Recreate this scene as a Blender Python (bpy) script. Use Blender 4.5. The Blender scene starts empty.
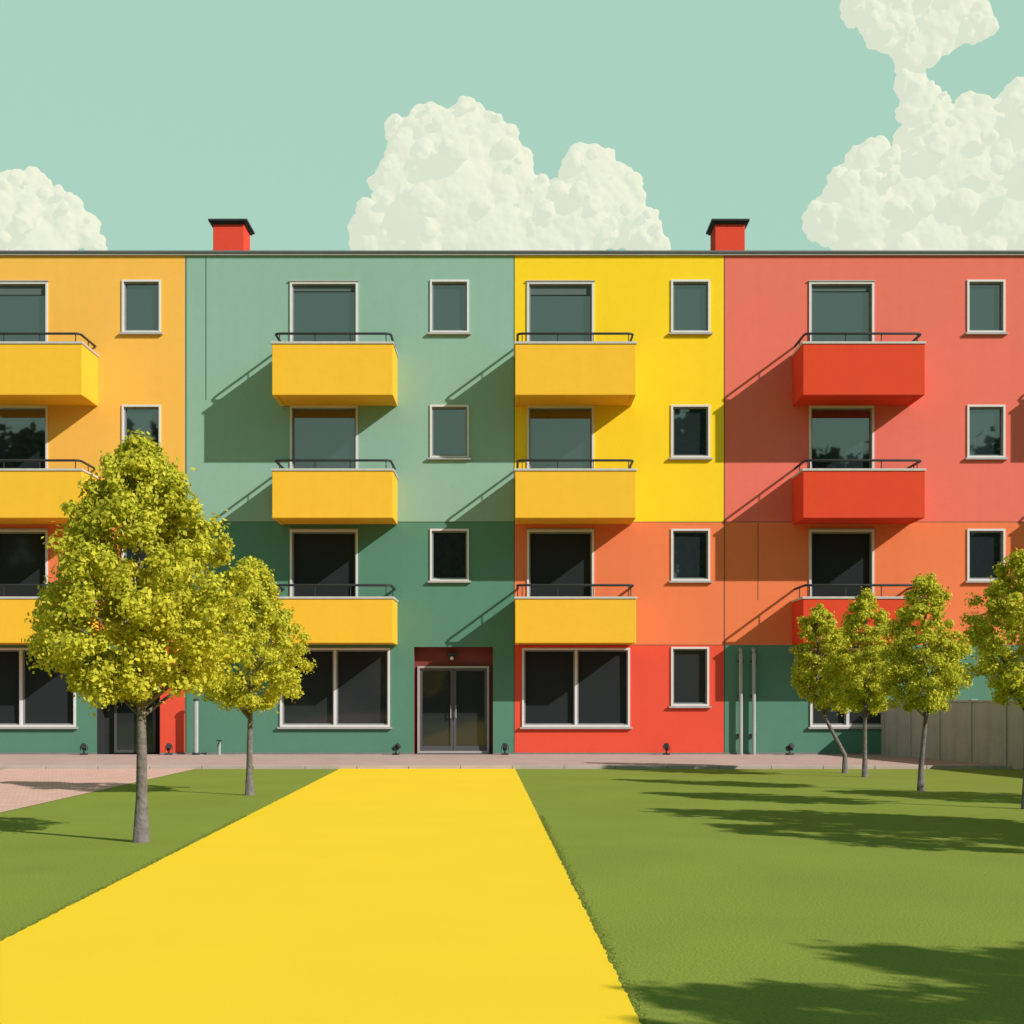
import bpy, math, random
import numpy as np
from mathutils import Vector, Matrix, noise
random.seed(3)
sc = bpy.context.scene
sc.view_settings.view_transform='Standard'
sc.view_settings.look='None'
sc.view_settings.exposure=0

def lin(c):
    return tuple(((v/255)/12.92 if v/255<=0.04045 else ((v/255+0.055)/1.055)**2.4) for v in c)

# ---------------------------------------------------------------- materials
def mat(name, col, rough=0.8, var=0.06, nscale=3.0, bump=0.0, bscale=60, spec=0.3, metallic=0, streak=0.0, k=1.0):
    m=bpy.data.materials.new(name); m.use_nodes=True
    nt=m.node_tree; b=nt.nodes['Principled BSDF']
    c=[min(v*k,0.95) for v in col]
    b.inputs['Roughness'].default_value=rough
    b.inputs['Specular IOR Level'].default_value=spec
    b.inputs['Metallic'].default_value=metallic
    tc=nt.nodes.new('ShaderNodeTexCoord')
    n=nt.nodes.new('ShaderNodeTexNoise'); n.inputs['Scale'].default_value=nscale; n.inputs['Detail'].default_value=8; n.inputs['Roughness'].default_value=0.65
    nt.links.new(tc.outputs['Object'],n.inputs['Vector'])
    r=nt.nodes.new('ShaderNodeMapRange'); r.inputs['From Min'].default_value=0.3; r.inputs['From Max'].default_value=0.7
    r.inputs['To Min'].default_value=1-var; r.inputs['To Max'].default_value=1+var
    nt.links.new(n.outputs['Fac'],r.inputs['Value'])
    val=r.outputs['Result']
    if streak>0:
        mp=nt.nodes.new('ShaderNodeMapping'); mp.inputs['Scale'].default_value=(2.2,2.2,0.12)
        nt.links.new(tc.outputs['Object'],mp.inputs['Vector'])
        n2=nt.nodes.new('ShaderNodeTexNoise'); n2.inputs['Scale'].default_value=1.6; n2.inputs['Detail'].default_value=5
        nt.links.new(mp.outputs['Vector'],n2.inputs['Vector'])
        r2=nt.nodes.new('ShaderNodeMapRange'); r2.inputs['From Min'].default_value=0.35; r2.inputs['From Max'].default_value=0.65
        r2.inputs['To Min'].default_value=1-streak; r2.inputs['To Max'].default_value=1+streak
        nt.links.new(n2.outputs['Fac'],r2.inputs['Value'])
        mu=nt.nodes.new('ShaderNodeMath'); mu.operation='MULTIPLY'
        nt.links.new(val,mu.inputs[0]); nt.links.new(r2.outputs['Result'],mu.inputs[1]); val=mu.outputs[0]
    vm=nt.nodes.new('ShaderNodeVectorMath'); vm.operation='SCALE'; vm.inputs[0].default_value=c
    nt.links.new(val,vm.inputs['Scale'])
    nt.links.new(vm.outputs[0],b.inputs['Base Color'])
    if bump>0:
        n3=nt.nodes.new('ShaderNodeTexNoise'); n3.inputs['Scale'].default_value=bscale; n3.inputs['Detail'].default_value=4
        nt.links.new(tc.outputs['Object'],n3.inputs['Vector'])
        bp=nt.nodes.new('ShaderNodeBump'); bp.inputs['Strength'].default_value=bump; bp.inputs['Distance'].default_value=0.02
        nt.links.new(n3.outputs['Fac'],bp.inputs['Height']); nt.links.new(bp.outputs['Normal'],b.inputs['Normal'])
    return m

K=0.95
def plaster(name,rgb,k=K): return mat(name,lin(rgb),rough=0.9,var=0.022,nscale=4,bump=0.2,bscale=45,spec=0.1,streak=0.012,k=k)
M={}
M['ochre']=plaster('plaster_ochre',(243,182,84))
M['sage']=plaster('plaster_sage',(142,176,160))
M['dgreen']=plaster('plaster_dark_green',(90,134,115))
M['yellow']=plaster('plaster_yellow',(249,206,42))
M['orange']=plaster('plaster_orange',(234,126,82))
M['red']=plaster('plaster_red',(228,84,64))
M['coral']=plaster('plaster_coral',(230,116,101))
M['balc_y']=plaster('balcony_yellow',(245,187,56))
M['balc_r']=plaster('balcony_red',(222,74,48))
M['chim']=plaster('chimney_red',(226,76,56))
M['frame']=mat('white_frame',(0.68,0.64,0.65),rough=0.45,var=0.03)
M['sash']=mat('sash_grey',(0.20,0.21,0.22),rough=0.5,var=0.03)
M['dsash']=mat('door_frame_dark',(0.085,0.085,0.09),rough=0.5,var=0.06)
M['dframe']=mat('door_frame_grey',(0.40,0.37,0.37),rough=0.5,var=0.05)
M['sill']=mat('sill_metal',(0.40,0.38,0.38),rough=0.5,var=0.05)
M['dark']=mat('dark_metal',(0.03,0.032,0.035),rough=0.5,var=0.1)
M['coping']=mat('coping',(0.52,0.48,0.46),rough=0.6,var=0.08,nscale=8)
M['roof']=mat('roof_edge',(0.12,0.13,0.145),rough=0.6,var=0.1)
M['maroon']=mat('door_surround',lin((125,58,52)),rough=0.7,var=0.08)
M['pipe']=mat('galvanised',(0.36,0.38,0.38),rough=0.45,var=0.1)
M['seam']=mat('seam',(0.06,0.08,0.07),rough=0.9)
M['plinth']=mat('plinth',(0.2,0.19,0.18),rough=0.9,var=0.12,nscale=6)
M['lamp']=mat('lamp_glass',(0.7,0.68,0.6),rough=0.3)

def glass(name,col,ior,rough):
    g=bpy.data.materials.new(name); g.use_nodes=True; nt=g.node_tree; b=nt.nodes['Principled BSDF']
    b.inputs['Base Color'].default_value=(*col,1); b.inputs['Roughness'].default_value=rough; b.inputs['IOR'].default_value=ior
    tc=nt.nodes.new('ShaderNodeTexCoord'); n=nt.nodes.new('ShaderNodeTexNoise'); n.inputs['Scale'].default_value=0.7; n.inputs['Detail'].default_value=0
    bp=nt.nodes.new('ShaderNodeBump'); bp.inputs['Strength'].default_value=0.03; bp.inputs['Distance'].default_value=0.05
    nt.links.new(tc.outputs['Object'],n.inputs['Vector']); nt.links.new(n.outputs['Fac'],bp.inputs['Height']); nt.links.new(bp.outputs['Normal'],b.inputs['Normal'])
    return g
M['glass']=glass('window_glass',(0.018,0.028,0.031),2.4,0.02)
M['glass_tint']=glass('tinted_glass',(0.026,0.030,0.033),1.55,0.05)
M['blind']=mat('roller_blind',(0.10,0.13,0.13),rough=0.9,var=0.03)

# ---------------------------------------------------------------- mesh builder
class MB:
    def __init__(s): s.v=[];s.f=[];s.mi=[];s.mats=[]
    def m(s,mt):
        if mt not in s.mats: s.mats.append(mt)
        return s.mats.index(mt)
    def poly(s,pts,mt):
        n=len(s.v); s.v+=[tuple(p) for p in pts]; s.f.append(tuple(range(n,n+len(pts)))); s.mi.append(s.m(mt))
    def box(s,x0,x1,y0,y1,z0,z1,mt):
        n=len(s.v)
        s.v+=[(x0,y0,z0),(x1,y0,z0),(x1,y1,z0),(x0,y1,z0),(x0,y0,z1),(x1,y0,z1),(x1,y1,z1),(x0,y1,z1)]
        for q in [(0,3,2,1),(4,5,6,7),(0,1,5,4),(1,2,6,5),(2,3,7,6),(3,0,4,7)]:
            s.f.append(tuple(n+i for i in q)); s.mi.append(s.m(mt))
    def tube(s,pts,rad,mt,seg=10,cap=True):
        pts=[Vector(p) for p in pts]; n0=len(s.v)
        if not hasattr(rad,'__len__'): rad=[rad]*len(pts)
        for i,p in enumerate(pts):
            d=(pts[min(i+1,len(pts)-1)]-pts[max(i-1,0)]).normalized()
            a=Vector((0,0,1)) if abs(d.z)<0.8 else Vector((1,0,0))
            u=d.cross(a).normalized(); w=d.cross(u)
            for k in range(seg):
                t=2*math.pi*k/seg
                s.v.append(tuple(p+(u*math.cos(t)+w*math.sin(t))*rad[i]))
        for i in range(len(pts)-1):
            for k in range(seg):
                a=n0+i*seg+k; b_=n0+i*seg+(k+1)%seg
                s.f.append((a,b_,b_+seg,a+seg)); s.mi.append(s.m(mt))
        if cap:
            s.f.append(tuple(range(n0,n0+seg))); s.mi.append(s.m(mt))
            s.f.append(tuple(range(n0+(len(pts)-1)*seg,n0+len(pts)*seg))); s.mi.append(s.m(mt))
    def obj(s,name,parent=None,bevel=0,smooth=False):
        me=bpy.data.meshes.new(name); me.from_pydata(s.v,[],s.f)
        for mt in s.mats: me.materials.append(mt)
        me.polygons.foreach_set('material_index',s.mi)
        if smooth: me.polygons.foreach_set('use_smooth',[True]*len(s.f))
        me.update()
        o=bpy.data.objects.new(name,me); sc.collection.objects.link(o)
        if parent: o.parent=parent
        if bevel:
            bm=o.modifiers.new('b','BEVEL'); bm.width=bevel; bm.segments=2; bm.limit_method='ANGLE'
        return o
def empty(name,loc=(0,0,0)):
    o=bpy.data.objects.new(name,None); o.location=loc; sc.collection.objects.link(o); return o

# ---------------------------------------------------------------- apartment building
S=43.0
def X(p): return (p-512)/S
def Z(p): return (757-p)/S
YB=-1.2; SB=1376/(32+YB)
def XB(p): return (p-512)/SB
def ZB(p): return 1.37+(698-p)/SB
H=1.37
bld=empty('apartment_building')
XL,XR=-21.5,21.5; TOP=Z(254)
doors_cols=[(-20,48),(290,358),(527,594),(809,874)]
big_cols=[(-34,76),(280,390),(522,630),(810,885)]
small_cols=[(122,161),(430,469),(671,710),(967,1005)]
balc=[(-40,82,'balc_y'),(272,393,'balc_y'),(515,636,'balc_y'),(803,925,'balc_r')]
rows_b=[(341,395,333),(468,518,460),(596,643,585)]
holes=[]
wins=[]
extra_d=[(-345,-277),(1120,1188)]
extra_s=[(-200,-161),(1265,1304)]
for r,(t,c,rl) in enumerate([(282,400,0),(406,523,0),(530,645,0)]):
    for (a,b_) in doors_cols+extra_d:
        wins.append((X(a),X(b_),ZB([395,518,643][r])+0.16,Z(t),'door'))
for r,(t,c) in enumerate([(280,333),(405,458),(529,581)]):
    for (a,b_) in small_cols+extra_s: wins.append((X(a),X(b_),Z(c),Z(t),'small'))
for (a,b_) in big_cols+[(-345,-240),(1115,1220)]: wins.append((X(a),X(b_),Z(727),Z(648),'big'))
wins.append((X(671),X(709),Z(706),Z(647),'small'))
holes=[w[:4] for w in wins]
entr=(X(414),X(493),0.0,Z(647)); side_door=(X(97),X(160),0.0,Z(690))
holes+=[entr,side_door]
def colour(x,z):
    p=x*S+512; up=z>Z(522); mid=z>Z(645)
    if p<185:
        if up: return 'ochre'
        if mid: return 'orange'
        return 'dgreen' if p<160 else 'red'
    if p<514: return 'sage' if up else 'dgreen'
    if p<724: return 'yellow' if up else ('orange' if mid else 'red')
    if up: return 'coral'
    if mid: return 'orange'
    return 'dgreen'
xs=sorted(set([XL,XR,X(185),X(514),X(724),X(160)]+[h[0] for h in holes]+[h[1] for h in holes]))
zs=sorted(set([0,TOP,Z(522),Z(645)]+[h[2] for h in holes]+[h[3] for h in holes]))
w=MB()
for i in range(len(xs)-1):
    for j in range(len(zs)-1):
        cx=(xs[i]+xs[i+1])/2; cz=(zs[j]+zs[j+1])/2
        if any(h[0]<cx<h[1] and h[2]<cz<h[3] for h in holes): continue
        w.poly([(xs[i],0,zs[j]),(xs[i+1],0,zs[j]),(xs[i+1],0,zs[j+1]),(xs[i],0,zs[j+1])],M[colour(cx,cz)])
DEP=11
w.poly([(XL,0,0),(XL,0,TOP),(XL,DEP,TOP),(XL,DEP,0)],M['ochre'])
w.poly([(XR,0,0),(XR,DEP,0),(XR,DEP,TOP),(XR,0,TOP)],M['coral'])
w.poly([(XL,DEP,0),(XL,DEP,TOP),(XR,DEP,TOP),(XR,DEP,0)],M['sage'])
w.obj('walls',bld)
# roof
r=MB(); r.box(XL-0.08,XR+0.08,-0.09,DEP+0.1,TOP+0.002,TOP+0.055,M['roof'])
r.box(XL-0.05,XR+0.05,-0.06,-0.0,TOP-0.045,TOP+0.001,M['sill'])
r.obj('roof',bld,0.008)
# chimneys
for (a,b_) in [(213,244),(715,745)]:
    c=MB(); sc2=1376/34.1
    x0=(a-512)/sc2; x1=(b_-512)/sc2; zt=H+(698-224)/sc2
    c.box(x0,x1,2.1,2.9,TOP+0.05,zt,M['chim'])
    c.box(x0-0.05,x1+0.05,2.04,2.96,zt+0.001,zt+0.04,M['dark'])
    c.box(x0-0.1,x1+0.1,1.99,3.01,zt+0.041,zt+0.1,M['dark'])
    c.obj('chimney',bld,0.012)
# seams
s=MB()
def vs(p,y0,y1,wd=0.012): s.box(X(p)-wd,X(p)+wd,-0.003,0.02,Z(y1),Z(y0),M['seam'])
def hs(y,p0,p1,wd=0.009): s.box(X(p0),X(p1),-0.004,0.02,Z(y)-wd,Z(y)+wd,M['seam'])
vs(186,255,757); vs(206,255,400,0.009); vs(514.3,255,757,0.01); vs(724.3,255,757,0.010); vs(758,523,600,0.008)
hs(522,186,514,.008); hs(522,514,1400,.006)
hs(645,514,724,.006)
s.obj('panel_seams',bld)
# windows
fr=MB(); gl=MB()
def ring(x0,x1,z0,z1,t,y0,y1,mt,tb=None,B=None):
    B=B or fr
    tb=t if tb is None else tb
    B.box(x0,x0+t,y0,y1,z0,z1,mt); B.box(x1-t,x1,y0,y1,z0,z1,mt)
    B.box(x0+t,x1-t,y0,y1,z1-t,z1,mt); B.box(x0+t,x1-t,y0,y1,z0,z0+tb,mt)
for (x0,x1,z0,z1,k) in wins:
    t=0.05 if k!='small' else 0.045
    ring(x0,x1,z0,z1,t,-0.03,0.16,M['frame'])
    panes=[(x0+t,x1-t)]
    gm_=M['glass'] if z0>3 else M['glass_tint']
    if k=='big':
        xm=(x0+x1)/2; fr.box(xm-.03,xm+.03,-0.02,0.15,z0+t,z1-t,M['frame']); panes=[(x0+t,xm-.03),(xm+.03,x1-t)]
    for (a,b_) in panes:
        ring(a,b_,z0+t,z1-t,0.032,0.035,0.13,M['sash'])
        tl=random.uniform(-.003,.003); tu=random.uniform(-.005,.005)
        gl.poly([(a+.03,.09+tl+tu,z0+t+.03),(b_-.03,.09-tl+tu,z0+t+.03),(b_-.03,.09-tl-tu,z1-t-.03),(a+.03,.09+tl-tu,z1-t-.03)],gm_)
    if k=='door' and z1>10 :
        fr.box(x0+t+.033,x1-t-.033,.055,.070,z1-t-.032-random.choice([.12,.2,.12]),z1-t-.033,M['blind'])
    if k!='door':
        fr.box(x0-.05,x1+.05,-0.08,-0.001,z0-.045,z0-.002,M['sill'])
    else:
        fr.box(x0-.02,x1+.02,-0.05,-0.001,z1+.002,z1+.025,M['sill'])
def recess(x0,x1,z1,d,mt):
    e=MB()
    e.poly([(x0,0,0),(x0,d,0),(x0,d,z1),(x0,0,z1)],mt); e.poly([(x1,0,0),(x1,0,z1),(x1,d,z1),(x1,d,0)],mt)
    e.poly([(x0,0,z1),(x0,d,z1),(x1,d,z1),(x1,0,z1)],mt); e.poly([(x0,d,0),(x1,d,0),(x1,d,z1),(x0,d,z1)],mt)
    return e
e=recess(entr[0],entr[1],entr[3],0.3,M['maroon'])
e.poly([(entr[0],0,.075),(entr[1],0,.075),(entr[1],.3,.075),(entr[0],.3,.075)],M['plinth'])
e.obj('entrance_recess',bld)
dx0,dx1,dz=X(416.5)+.01,X(489),Z(666)
d=MB()
ring(dx0,dx1,0.08,dz,0.05,0.18,0.299,M['dframe'],B=d)
xm=(dx0+dx1)/2
for (a,b_) in [(dx0+.05,xm-.006),(xm+.006,dx1-.05)]:
    for q in [(a,a+.06,.09,dz-.055),(b_-.06,b_,.09,dz-.055)]: d.box(q[0],q[1],.22,.28,q[2],q[3],M['dsash'])
    d.box(a+.06,b_-.06,.22,.28,dz-.115,dz-.055,M['dsash']); d.box(a+.06,b_-.06,.22,.28,.09,.25,M['dsash'])
    d.poly([(a+.06,.25,.25),(b_-.06,.25,.25),(b_-.06,.25,dz-.115),(a+.06,.25,dz-.115)],M['glass_tint'])
d.box(xm-.005,xm+.005,.25,.27,.09,dz-.06,M['dframe'])
for sx in (-.06,.06):
    d.tube([(xm+sx,.17,.9),(xm+sx,.17,1.2)],.010,M['pipe'],8); d.box(xm+sx-.006,xm+sx+.006,.17,.22,.92,.94,M['pipe']); d.box(xm+sx-.006,xm+sx+.006,.17,.22,1.16,1.18,M['pipe'])
d.obj('entrance_door',bld)
l=MB(); lx=X(452); lz=Z(658); l.box(lx-.12,lx+.12,-.05,.2,lz+.04,lz+.1,M['dark']); l.tube([(lx,-.02,lz-.01),(lx,-.10,lz-.01)],.065,M['dark'],14); l.tube([(lx,-.101,lz-.01),(lx,-.12,lz-.01)],.035,M['lamp'],14); l.box(lx-.03,lx+.03,-.02,.29,lz-.03,lz+.039,M['dark'])
l.obj('door_lamp',bld,.005)
e=recess(side_door[0],side_door[1],side_door[3],0.6,M['dark'])
e.box(X(108),X(150),.50,.58,.08,Z(700),M['dsash']); e.poly([(X(111),.495,.15),(X(147),.495,.15),(X(147),.495,Z(703)),(X(111),.495,Z(703))],M['glass_tint'])
e.obj('side_entrance',bld)
fr.obj('window_frames',bld); gl.obj('window_glass',bld)
p=MB()
for (a,b_) in [(XL,side_door[0]),(side_door[1],entr[0]),(entr[1],XR)]: p.box(a,b_,-.02,-.001,0.0,0.10,M['plinth'])
p.obj('plinth',bld)
# balconies
Y0=YB
ball=balc+[(-360,-238,'balc_y'),(1110,1232,'balc_r')]
for (a,b_,mt) in ball:
    for (tp,bt,rl) in rows_b:
        x0,x1=XB(a),XB(b_); z0,z1=ZB(bt),ZB(tp+3); zr=ZB(rl)
        c=MB(); t=.10; mm=M[mt]
        c.box(x0,x1,Y0,Y0+t,z0,z1,mm); c.box(x0,x0+t,Y0+t,-.002,z0,z1,mm); c.box(x1-t,x1,Y0+t,-.002,z0,z1,mm)
        c.box(x0+t,x1-t,Y0+t,-.002,z0+.012,z0+.15,mm)
        o=c.obj('balcony',bld,.012)
        c=MB(); e_=.022
        c.box(x0-e_,x1+e_,Y0-e_,Y0+t+e_,z1+.002,z1+.055,M['coping']); c.box(x0-e_,x0+t+e_,Y0+t+e_,-.003,z1+.002,z1+.055,M['coping']); c.box(x1-t-e_,x1+e_,Y0+t+e_,-.003,z1+.002,z1+.055,M['coping'])
        c.obj('balcony_coping',bld,.008)
        c=MB(); yr=Y0+.05; ins=.06; zb=z1+.05
        xa,xb=x0+ins,x1-ins
        c.tube([(xa,-.02,zr),(xa,yr+.1,zr),(xa+.03,yr+.03,zr),(xa+.1,yr,zr),(xb-.1,yr,zr),(xb-.03,yr+.03,zr),(xb,yr+.1,zr),(xb,-.02,zr)],.028,M['dark'],8)
        for xx in np.linspace(xa+.1,xb-.1,4): c.tube([(xx,yr,zb),(xx,yr,zr)],.012,M['dark'],6)
        for xx in (xa,xb): c.tube([(xx,-.55,zb),(xx,-.55,zr)],.012,M['dark'],6)
        c.obj('balcony_railing',bld,smooth=True)
# downpipes
for (px,ty,ra) in [(740,650,.045),(753,650,.045)]:
    c=MB(); c.tube([(X(px),-.12,0.06),(X(px),-.12,Z(ty)-.1),(X(px),-.06,Z(ty)),(X(px),.03,Z(ty)+.02)],ra,M['pipe'],12)
    for zz in (.5,1.4,2.2): c.box(X(px)-.065,X(px)+.065,-.10,-.001,zz,zz+.04,M['dark'])
    c.obj('downpipe',bld,smooth=False)
def spot(px,h=.25,y=-.3,name='ground_spotlight'):
    x=X(px)
    c=MB(); c.box(-.08,.08,-.06,.06,.0,.04,M['dark']); c.tube([(0,0,.03),(0,0,h*.6)],.02,M['dark'],8)
    c.tube([(0,.08,h*.5),(0,-.02,h*.72),(0,-.08,h*.88)],[.045,.06,.07],M['dark'],12)
    c.box(-.085,-.072,-.03,.04,h*.4,h*.8,M['dark']); c.box(.072,.085,-.03,.04,h*.4,h*.8,M['dark'])
    o=c.obj(name,None,.004); o.location=(x,y,.06); o.rotation_euler=(0,0,random.uniform(-1.4,1.4)); return o
for q in (88,172,397,505,665,787): spot(q)
def stand(px,h):
    c=MB(); c.tube([(0,0,0),(0,0,h)],.055,M['pipe'],12); c.tube([(0,0,h),(0,0,h+.05)],[.075,.05],M['dark'],12); c.tube([(0,0,0),(0,0,.05)],.09,M['dark'],12)
    o=c.obj('vent_pipe',None); o.location=(X(px),-.3,.06)
stand(199,1.25); 
c=MB(); c.tube([(0,0,0),(0,0,.28)],.035,M['pipe'],10); c.tube([(0,0,.26),(0,-.1,.26),(0,-.13,.2)],.02,M['dark'],8); c.tube([(-.06,0,.33),(.06,0,.33)],.014,M['dark'],8); c.tube([(0,0,.28),(0,0,.34)],.014,M['dark'],8)
o=c.obj('water_tap'); o.location=(X(222),-.3,.06)

# ---------------------------------------------------------------- ground
def ground_mat(name,col,var,nscale,fscale,fvar,bump,rough=.95,warp=None):
    m=bpy.data.materials.new(name); m.use_nodes=True; nt=m.node_tree; b=nt.nodes['Principled BSDF']
    b.inputs['Roughness'].default_value=rough; b.inputs['Specular IOR Level'].default_value=.05
    geo=nt.nodes.new('ShaderNodeNewGeometry')
    def nz(scale,lo,hi,det=6):
        n=nt.nodes.new('ShaderNodeTexNoise'); n.inputs['Scale'].default_value=scale; n.inputs['Detail'].default_value=det
        nt.links.new(geo.outputs['Position'],n.inputs['Vector'])
        r=nt.nodes.new('ShaderNodeMapRange'); r.inputs['From Min'].default_value=.3; r.inputs['From Max'].default_value=.7; r.inputs['To Min'].default_value=lo; r.inputs['To Max'].default_value=hi
        nt.links.new(n.outputs['Fac'],r.inputs['Value']); return n,r
    _,a=nz(nscale,1-var,1+var); n2,f=nz(fscale,1-fvar,1+fvar,4)
    mu=nt.nodes.new('ShaderNodeMath'); mu.operation='MULTIPLY'; nt.links.new(a.outputs[0],mu.inputs[0]); nt.links.new(f.outputs[0],mu.inputs[1])
    vm=nt.nodes.new('ShaderNodeVectorMath'); vm.operation='SCALE'; vm.inputs[0].default_value=col
    nt.links.new(mu.outputs[0],vm.inputs['Scale']); nt.links.new(vm.outputs[0],b.inputs['Base Color'])
    if bump>0:
        bp=nt.nodes.new('ShaderNodeBump'); bp.inputs['Strength'].default_value=bump; bp.inputs['Distance'].default_value=.02
        nt.links.new(n2.outputs['Fac'],bp.inputs['Height']); nt.links.new(bp.outputs['Normal'],b.inputs['Normal'])
    return m
GRASS=lin((136,148,66))
mg=ground_mat('lawn',[v*.93 for v in GRASS],.05,.6,55,.16,.25)
my=ground_mat('yellow_paint',[min(.93,v*.99) for v in lin((250,207,52))],.015,.8,140,.03,.08)
def brick_mat():
    m=bpy.data.materials.new('pink_paving'); m.use_nodes=True; nt=m.node_tree; b=nt.nodes['Principled BSDF']; b.inputs['Roughness'].default_value=.9; b.inputs['Specular IOR Level'].default_value=.1
    geo=nt.nodes.new('ShaderNodeNewGeometry'); br=nt.nodes.new('ShaderNodeTexBrick')
    br.inputs['Color1'].default_value=(*lin((226,184,172)),1); br.inputs['Color2'].default_value=(*lin((212,170,160)),1); br.inputs['Mortar'].default_value=(*lin((172,142,134)),1)
    br.inputs['Scale'].default_value=1; br.inputs['Brick Width'].default_value=.2; br.inputs['Row Height'].default_value=.1; br.inputs['Mortar Size'].default_value=.006
    nt.links.new(geo.outputs['Position'],br.inputs['Vector']); nt.links.new(br.outputs['Color'],b.inputs['Base Color']); return m
mbk=brick_mat()
mpv=ground_mat('paving_grey',lin((186,160,154)),.08,1.2,30,.06,.2)
mk=ground_mat('kerb_stone',lin((180,164,156)),.08,2,40,.06,.2)
gm=MB(); gm.poly([(-1500,-1500,0),(1500,-1500,0),(1500,1500,0),(-1500,1500,0)],mg); gm.obj('lawn')
PY=-5.3
pv=MB(); pv.poly([(-40,PY,.06),(40,PY,.06),(40,-.0,.06),(-40,-.0,.06)],mpv); 
pv.obj('pavement')
kb=MB()
xk=-40
while xk<40:
    kb.box(xk+.004,xk+.996,PY-.15,PY-.001,-.05,.066,mk); xk+=1
kb.obj('kerb',None,.01)
def lx_(y): return -3.32+(y+5.45)/(-24.27+5.45)*(.45)
def rx_(y): return .058+(y+5.45)/(-26.2+5.45)*(.482)
yp=MB(); ys=np.arange(-5.45,-50,-.05); prev=None
rng=np.random.default_rng(1)
for y in ys:
    cur=(lx_(y)+rng.normal()*.004,rx_(y)+rng.normal()*.004,y)
    if prev: yp.poly([(cur[0],cur[2],.006),(cur[1],cur[2],.006),(prev[1],prev[2],.006),(prev[0],prev[2],.006)],my)
    prev=cur
yp.obj('yellow_path')
bk=MB(); bk.poly([(-9.75,-50,.005),(-6.1,-50,.005),(-6.1,-5.45,.005),(-9.75,-5.45,.005)],mbk)
bk.obj('brick_path')
# grass tufts fringing the path edges
N=7000
d=np.concatenate([np.sqrt(rng.uniform(4.5**2,16**2,N*2))]); y=-32+d
side=rng.integers(0,2,len(d))
l_=-3.32+(y+5.45)/(-18.82)*.45; r_=.058+(y+5.45)/(-20.75)*.482
off=np.abs(rng.normal(0,.03,len(d)))-.004
x=np.where(side==0,l_-off,r_+off); n=len(x)
h=rng.uniform(.003,.009,n); wd=rng.uniform(.002,.004,n)*(1+d/14); an=rng.uniform(0,6.28,n); le=rng.normal(0,.008,(n,2))
V=np.zeros((n,3,3)); V[:,0,0]=x-np.cos(an)*wd; V[:,0,1]=y-np.sin(an)*wd; V[:,1,0]=x+np.cos(an)*wd; V[:,1,1]=y+np.sin(an)*wd
V[:,2,0]=x+le[:,0]; V[:,2,1]=y+le[:,1]; V[:,2,2]=h
def fastmesh(name,V,k,mt):
    n=V.shape[0]; me=bpy.data.meshes.new(name); me.vertices.add(n*k); me.vertices.foreach_set('co',V.reshape(-1).astype(np.float32))
    me.loops.add(n*k); me.loops.foreach_set('vertex_index',np.arange(n*k,dtype=np.int32)); me.polygons.add(n)
    me.polygons.foreach_set('loop_start',np.arange(0,n*k,k,dtype=np.int32)); me.update(calc_edges=True); me.materials.append(mt)
    return me
def leafmat(name,c1,c2,trans=.35,clump=None):
    m=bpy.data.materials.new(name); m.use_nodes=True; nt=m.node_tree; nt.nodes.remove(nt.nodes['Principled BSDF']); out=nt.nodes['Material Output']
    geo=nt.nodes.new('ShaderNodeNewGeometry'); cr=nt.nodes.new('ShaderNodeValToRGB'); cr.color_ramp.elements[0].color=(*c1,1); cr.color_ramp.elements[1].color=(*c2,1)
    n=nt.nodes.new('ShaderNodeTexNoise'); n.inputs['Scale'].default_value=2.5
    nt.links.new(geo.outputs['Position'],n.inputs['Vector'])
    mx=nt.nodes.new('ShaderNodeMath'); mx.operation='MULTIPLY_ADD'; mx.inputs[1].default_value=.6
    nt.links.new(geo.outputs['Random Per Island'],mx.inputs[0])
    m2=nt.nodes.new('ShaderNodeMath'); m2.operation='MULTIPLY'; m2.inputs[1].default_value=.4; nt.links.new(n.outputs['Fac'],m2.inputs[0]); nt.links.new(m2.outputs[0],mx.inputs[2])
    nt.links.new(mx.outputs[0],cr.inputs['Fac'])
    df=nt.nodes.new('ShaderNodeBsdfDiffuse'); tr=nt.nodes.new('ShaderNodeBsdfTranslucent'); ms=nt.nodes.new('ShaderNodeMixShader'); ms.inputs[0].default_value=trans
    nt.links.new(cr.outputs[0],df.inputs[0]); nt.links.new(cr.outputs[0],tr.inputs[0]); nt.links.new(df.outputs[0],ms.inputs[1]); nt.links.new(tr.outputs[0],ms.inputs[2]); nt.links.new(ms.outputs[0],out.inputs['Surface'])
    return m
mgb=leafmat('grass_blade',[v*.95 for v in lin((136,148,68))],[v*1.1 for v in lin((142,154,74))],.35)
me=fastmesh('grass',V,3,mgb); sc.collection.objects.link(bpy.data.objects.new('grass',me))

# concrete wall
mc=mat('concrete',(0.42,0.40,0.36),rough=.9,var=.12,nscale=2,bump=.3,bscale=30,spec=.1,streak=.06)
cw=empty('concrete_wall')
P=[Vector((8.67,-.05,0)),Vector((9.9,-6.5,0)),Vector((11.6,-15,0)),Vector((12.5,-24,0))]
for i in range(3):
    a,b_=P[i],P[i+1]; L=(b_-a).length; k=int(round(L/1.3)); ang=math.atan2((b_-a).y,(b_-a).x)
    for j in range(k):
        o_=a+(b_-a)*(j/k); c=MB(); ll=L/k
        c.box(0.06,ll-.06,-.05,.05,0,1.28,mc); c.box(-.06,.06,-.08,.08,0,1.34,mc); c.box(.061,ll-.061,-.075,.075,1.281,1.33,mc)
        o=c.obj('panel',cw,.008); o.location=o_; o.rotation_euler=(0,0,ang)

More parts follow.
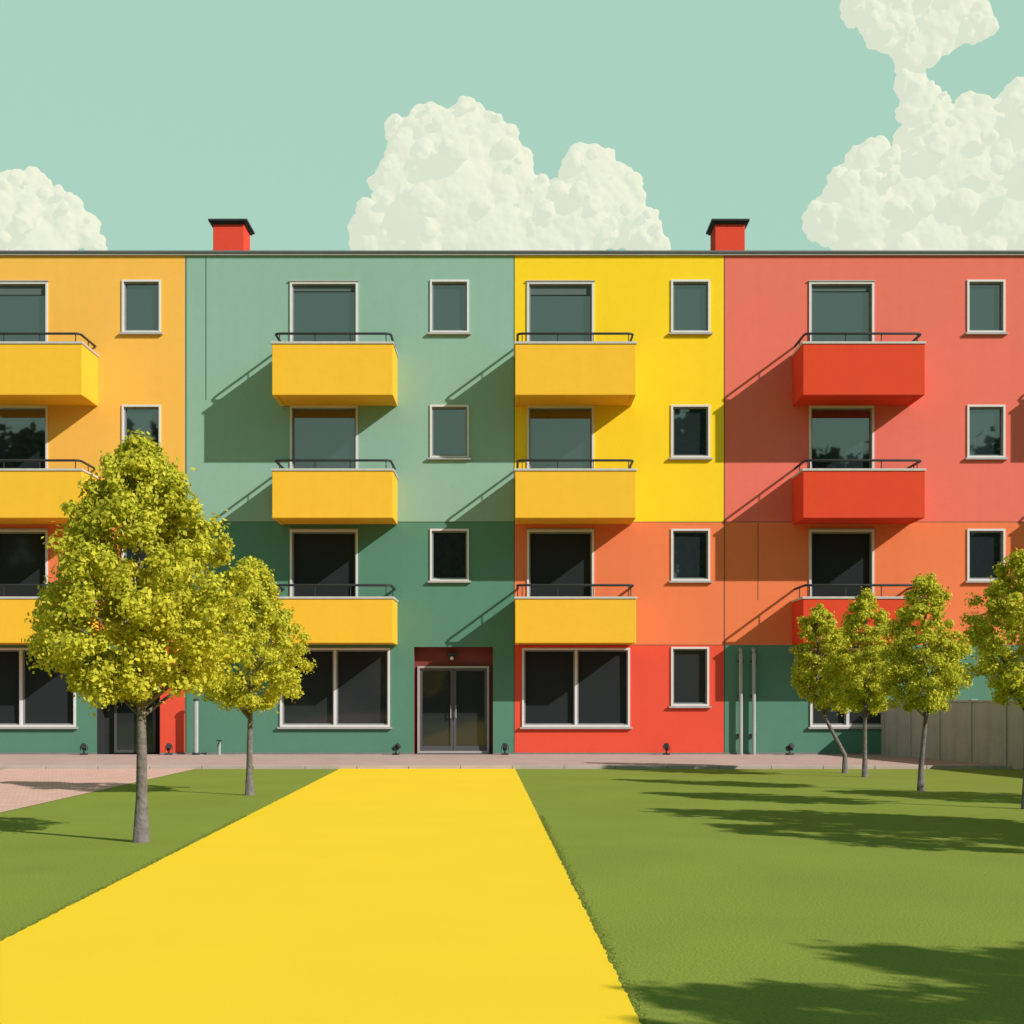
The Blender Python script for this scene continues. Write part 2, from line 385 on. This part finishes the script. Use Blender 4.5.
# ---------------------------------------------------------------- trees
mleaf=leafmat('leaf',lin((146,156,34)),lin((246,234,92)),.4)
mbark=mat('bark',(0.17,0.145,0.14),rough=.95,var=.35,nscale=14,bump=.8,bscale=30,spec=.1)
def make_tree(x,y,h,cw_,cb,seed,tr=.06,lean=0,leaf=.045,nc=230,nl=130,pe=.62,pw=.6,lb=1.0):
    rg=np.random.default_rng(seed); root=empty('tree',(x,y,0))
    t=rg.beta(1.15,1.35,nc); t[:8]=np.linspace(.88,1,8)
    prof=np.sin(np.pi*np.clip(t,0.03,.965)**pe)**pw
    an=rg.uniform(0,6.283,nc); rr=np.sqrt(rg.uniform(.12,1,nc))
    lob=1+lb*(.07*np.sin(3*an+seed)+.08*np.sin(5*an+9*t+seed*2))
    R=cw_/2*.9*prof*rr*lob
    C=np.stack([R*np.cos(an)+lean*(.5+.5*t),R*np.sin(an),cb+.12+(h-cb-.22)*t],1)+rg.normal(0,.03,(nc,3))
    cr=rg.uniform(.085,.17,nc)*(cw_/2.0)**.6*(1.1-.25*t)
    D=rg.normal(size=(nc,nl,3)); D/=np.linalg.norm(D,axis=2,keepdims=True); D[:,:,2]*=.8
    rad=cr[:,None,None]*rg.uniform(.35,1.15,(nc,nl,1))
    Pp=(C[:,None,:]+D*rad).reshape(-1,3)
    ns=nc*5; ii=rg.integers(0,nc,ns); Pp=np.concatenate([Pp,C[ii]+np.clip(rg.normal(0,1,(ns,3)),-1.2,1.2)*cr[ii,None]*.9])
    nrm=np.concatenate([D.reshape(-1,3),rg.normal(size=(ns,3))])*1.2+rg.normal(0,.5,(len(Pp),3))+np.array([0,0,.35]); nrm/=np.linalg.norm(nrm,axis=1,keepdims=True)
    u=np.cross(nrm,rg.normal(size=nrm.shape)); u/=np.linalg.norm(u,axis=1,keepdims=True); v=np.cross(nrm,u)
    s_=(leaf*rg.uniform(.6,1.25,len(Pp)))[:,None]
    Q=np.stack([Pp-u*s_*.6,Pp+v*s_*.4,Pp+u*s_*.6+nrm*s_*.15,Pp-v*s_*.4],1)
    me=fastmesh('foliage',Q,4,mleaf); o=bpy.data.objects.new('foliage',me); o.parent=root; sc.collection.objects.link(o)
    b=MB(); K=9; pts=[];ra=[]
    for i in range(K):
        f=i/(K-1); zz=f*(h*.86); L=0 if zz<cb*.3 else lean*min(1,(zz-cb*.3)/(cb*.9))
        pts.append((L+math.sin(f*5+seed)*.03*f,math.cos(f*4+seed)*.03*f,zz)); ra.append(tr*(1.35 if i==0 else 1)*(1-.82*f))
    b.tube(pts,ra,mbark,12)
    idx=rg.permutation(nc)[:26]
    for i in idx:
        c=Vector(C[i]); f=max(.0,min(.9,(c.z-.45*math.hypot(c.x-lean,c.y)-.25)/(h*.86)))
        f=max(f,(cb*.93)/(h*.86)); k=min(int(f*(K-1)),K-2); g_=f*(K-1)-k
        p0=Vector(pts[k]).lerp(Vector(pts[k+1]),g_); r0=tr*(1-.82*f)*.5
        mid=p0.lerp(c,.5)+Vector((0,0,.05))
        b.tube([p0,mid,c],[r0,r0*.6,r0*.2],mbark,6)
    b.obj('trunk',root,smooth=True)
    return root
make_tree(-3.53,-18.9,3.88,2.14,1.28,1,tr=.062,nc=400,nl=140,leaf=.044,pe=.56,pw=.72)
make_tree(-3.70,-12.6,3.36,1.8,1.14,5,tr=.05,nc=260,nl=120,leaf=.043,pe=.58,pw=.65)
def gt(px,py):
    d=1885/(py-698); return (px-512)*d/1376,-32+d
for i,(px,py,hh,w_,cb,ln) in enumerate([(845,773,3.08,1.3,1.10,-.52),(865,777,3.28,1.25,1.06,0),(921,791,3.22,1.34,1.1,.08),(1026,809,3.25,1.65,1.25,0)]):
    x_,y_=gt(px,py); make_tree(x_,y_,hh,w_,cb,10+i,tr=.045,lean=ln,nc=230,nl=110,leaf=.042,pe=.60,pw=.6)
for i,(x_,y_,hh,w_) in enumerate([(6.9,-18.6,3.8,2.3),(8.6,-19.6,4.0,2.5),(6.0,-29.1,3.9,2.5),(7.2,-28.2,4.0,2.7),(8.9,-28.3,4.3,2.6),(7.8,-30.2,4.3,2.6),(6.6,-30.2,4.3,2.5),(9.6,-15,3.6,2.2),(7.6,-20.8,4.0,2.5)]):
    make_tree(x_,y_,hh,w_,1.1,20+i,nc=240,nl=80,leaf=.06)

# distant trees behind the viewpoint (seen in window reflections)
md=leafmat('distant_leaf',(.03,.045,.02),(.05,.07,.03),.2)
rg=np.random.default_rng(7); cs=[]
xx=-75
while xx<75:
    hh=rg.uniform(12,19.5); wv=rg.uniform(3.5,6)
    k=90; t=rg.uniform(0,1,k); a=rg.uniform(0,6.28,k); R=wv*np.sin(np.pi*np.clip(t*.85+.1,0,1))**.7*rg.uniform(.3,1,k)
    cs.append(np.stack([xx+R*np.cos(a),-62+R*np.sin(a)*.8,.5+hh*t],1)); xx+=wv*.95
C=np.concatenate(cs); nl=55
Pp=(C[:,None,:]+rg.normal(0,.7,(len(C),nl,3))).reshape(-1,3); nr=rg.normal(size=Pp.shape); nr/=np.linalg.norm(nr,axis=1,keepdims=True)
u=np.cross(nr,rg.normal(size=nr.shape)); u/=np.linalg.norm(u,axis=1,keepdims=True); v=np.cross(nr,u); s_=rg.uniform(.25,.5,len(Pp))[:,None]
me=fastmesh('distant_trees',np.stack([Pp-u*s_,Pp-v*s_,Pp+u*s_,Pp+v*s_],1),4,md); sc.collection.objects.link(bpy.data.objects.new('distant_trees',me))

# ---------------------------------------------------------------- clouds
mcl=bpy.data.materials.new('cloud'); mcl.use_nodes=True; nt=mcl.node_tree; b=nt.nodes['Principled BSDF']
b.inputs['Base Color'].default_value=(.13,.10,.075,1); b.inputs['Roughness'].default_value=1; b.inputs['Specular IOR Level'].default_value=0
b.inputs['Emission Color'].default_value=(.665,.73,.60,1); b.inputs['Emission Strength'].default_value=1.0  # scattered sunlight painted in as an even glow, softening the cloud shading
tA=bpy.data.textures.new('ca','CLOUDS'); tA.noise_type='SOFT_NOISE'; tA.noise_scale=4; tA.noise_depth=3
tB=bpy.data.textures.new('cb','CLOUDS'); tB.noise_type='SOFT_NOISE'; tB.noise_scale=1.4; tB.noise_depth=2
import bmesh
def ico(sub):
    bm=bmesh.new(); bmesh.ops.create_icosphere(bm,subdivisions=sub,radius=1); bm.verts.ensure_lookup_table()
    v=np.array([q.co[:] for q in bm.verts]); f=np.array([[w.index for w in q.verts] for q in bm.faces]); bm.free(); return v,f
IV,IF=ico(2)
DC=400; q=DC/1376
def cloud(blobs,seed):
    rg=np.random.default_rng(seed); S_=[]
    for (px,py,r) in blobs:
        R=r*q; c=np.array([(px-512)*q,rg.uniform(-1.5,1.5),H+(698-py)*q]); S_.append((c,R*.95))
        for _ in range(46):
            d=rg.normal(size=3); d[1]*=.35; d/=np.linalg.norm(d); r2=R*rg.uniform(.12,.28); c2=c+d*R*.87; S_.append((c2,r2))
            for _ in range(5):
                e=rg.normal(size=3)+d*.6; e[1]*=.3; e/=np.linalg.norm(e); S_.append((c2+e*r2*.85,r2*rg.uniform(.25,.45)))
    V=[];F=[];n=0
    for c,R in S_:
        V.append(IV*R*np.array([1,.55,1])+c); F.append(IF+n); n+=len(IV)
    V=np.concatenate(V);F=np.concatenate(F)
    me=bpy.data.meshes.new('cloud'); me.from_pydata(V.tolist(),[],F.tolist()); me.materials.append(mcl)
    o=bpy.data.objects.new('cloud',me); o.location=(0,-32+DC,0); sc.collection.objects.link(o)
    m=o.modifiers.new('r','REMESH'); m.mode='VOXEL'; m.voxel_size=.5; m.use_smooth_shade=True
    m=o.modifiers.new('s','SMOOTH'); m.factor=.5; m.iterations=14
    for tx,st in ((tA,1.4),(tB,.8)):
        m=o.modifiers.new('d','DISPLACE'); m.texture=tx; m.strength=st; m.mid_level=.4; m.texture_coords='GLOBAL'
    m=o.modifiers.new('s','SMOOTH'); m.factor=.5; m.iterations=2
    return o
cloud([(385,225,32),(400,185,28),(410,155,24),(398,128,14),(430,128,24),(465,125,26),(450,150,34),(490,145,30),(503,178,34),(455,200,55),(540,210,34),(590,175,30),(620,178,16),(608,205,38),(575,225,38),(640,230,22),(410,240,46),(500,245,50),(550,250,40),(365,245,16),(656,244,14)],1)
cloud([(-40,210,50),(5,225,42),(30,194,26),(8,196,24),(58,213,24),(80,228,18),(40,250,36),(96,246,12)],2)
cloud([(828,222,24),(850,190,24),(874,170,28),(860,215,40),(905,195,42),(935,150,38),(925,105,26),(912,82,17),(960,170,50),(980,135,36),(1000,210,60),(1045,130,46),(1060,200,60),(930,240,50),(970,105,14),(1020,100,20)],3)
cloud([(862,2,22),(885,26,26),(910,16,28),(938,28,26),(965,20,24),(890,-20,36),(940,-20,40),(985,26,12),(918,52,20),(908,44,20),(912,66,15)],4)

# ---------------------------------------------------------------- light, world, camera
to_sun=Vector((1.5,-1,1.1)).normalized()
sd=bpy.data.lights.new('sun','SUN'); sd.energy=5.0; sd.angle=math.radians(.5); sd.color=(1,.96,.89)
so=bpy.data.objects.new('sun',sd); so.rotation_euler=to_sun.to_track_quat('Z','Y').to_euler(); so.location=(30,-30,40); sc.collection.objects.link(so)
wd=bpy.data.worlds.new('World'); sc.world=wd; wd.use_nodes=True; nt=wd.node_tree; bg=nt.nodes['Background']
sk=nt.nodes.new('ShaderNodeTexSky'); sk.sky_type='NISHITA'; sk.sun_disc=False; sk.sun_elevation=math.asin(to_sun.z); sk.sun_rotation=math.atan2(to_sun.x,to_sun.y)
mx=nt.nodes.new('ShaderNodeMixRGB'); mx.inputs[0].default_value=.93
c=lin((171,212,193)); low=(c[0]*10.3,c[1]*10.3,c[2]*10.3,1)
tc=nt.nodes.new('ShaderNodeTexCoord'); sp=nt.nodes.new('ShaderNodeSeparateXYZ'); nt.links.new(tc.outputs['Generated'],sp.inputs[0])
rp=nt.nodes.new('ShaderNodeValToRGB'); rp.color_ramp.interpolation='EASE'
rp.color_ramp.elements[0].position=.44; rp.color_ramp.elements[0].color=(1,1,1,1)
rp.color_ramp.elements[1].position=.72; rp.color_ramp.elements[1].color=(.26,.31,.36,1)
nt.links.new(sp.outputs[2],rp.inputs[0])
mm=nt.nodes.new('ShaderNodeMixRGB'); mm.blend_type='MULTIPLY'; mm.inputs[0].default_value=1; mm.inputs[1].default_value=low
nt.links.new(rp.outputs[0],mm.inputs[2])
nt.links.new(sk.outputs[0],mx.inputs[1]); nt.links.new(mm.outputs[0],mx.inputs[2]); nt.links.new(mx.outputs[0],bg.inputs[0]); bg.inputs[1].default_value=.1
cam=bpy.data.cameras.new('camera'); cam.lens=1376/1024*36; cam.sensor_width=36; cam.shift_y=186/1024; cam.clip_end=5000
co=bpy.data.objects.new('camera',cam); co.location=(0,-32,H); co.rotation_euler=(math.radians(90),0,0); sc.collection.objects.link(co); sc.camera=co
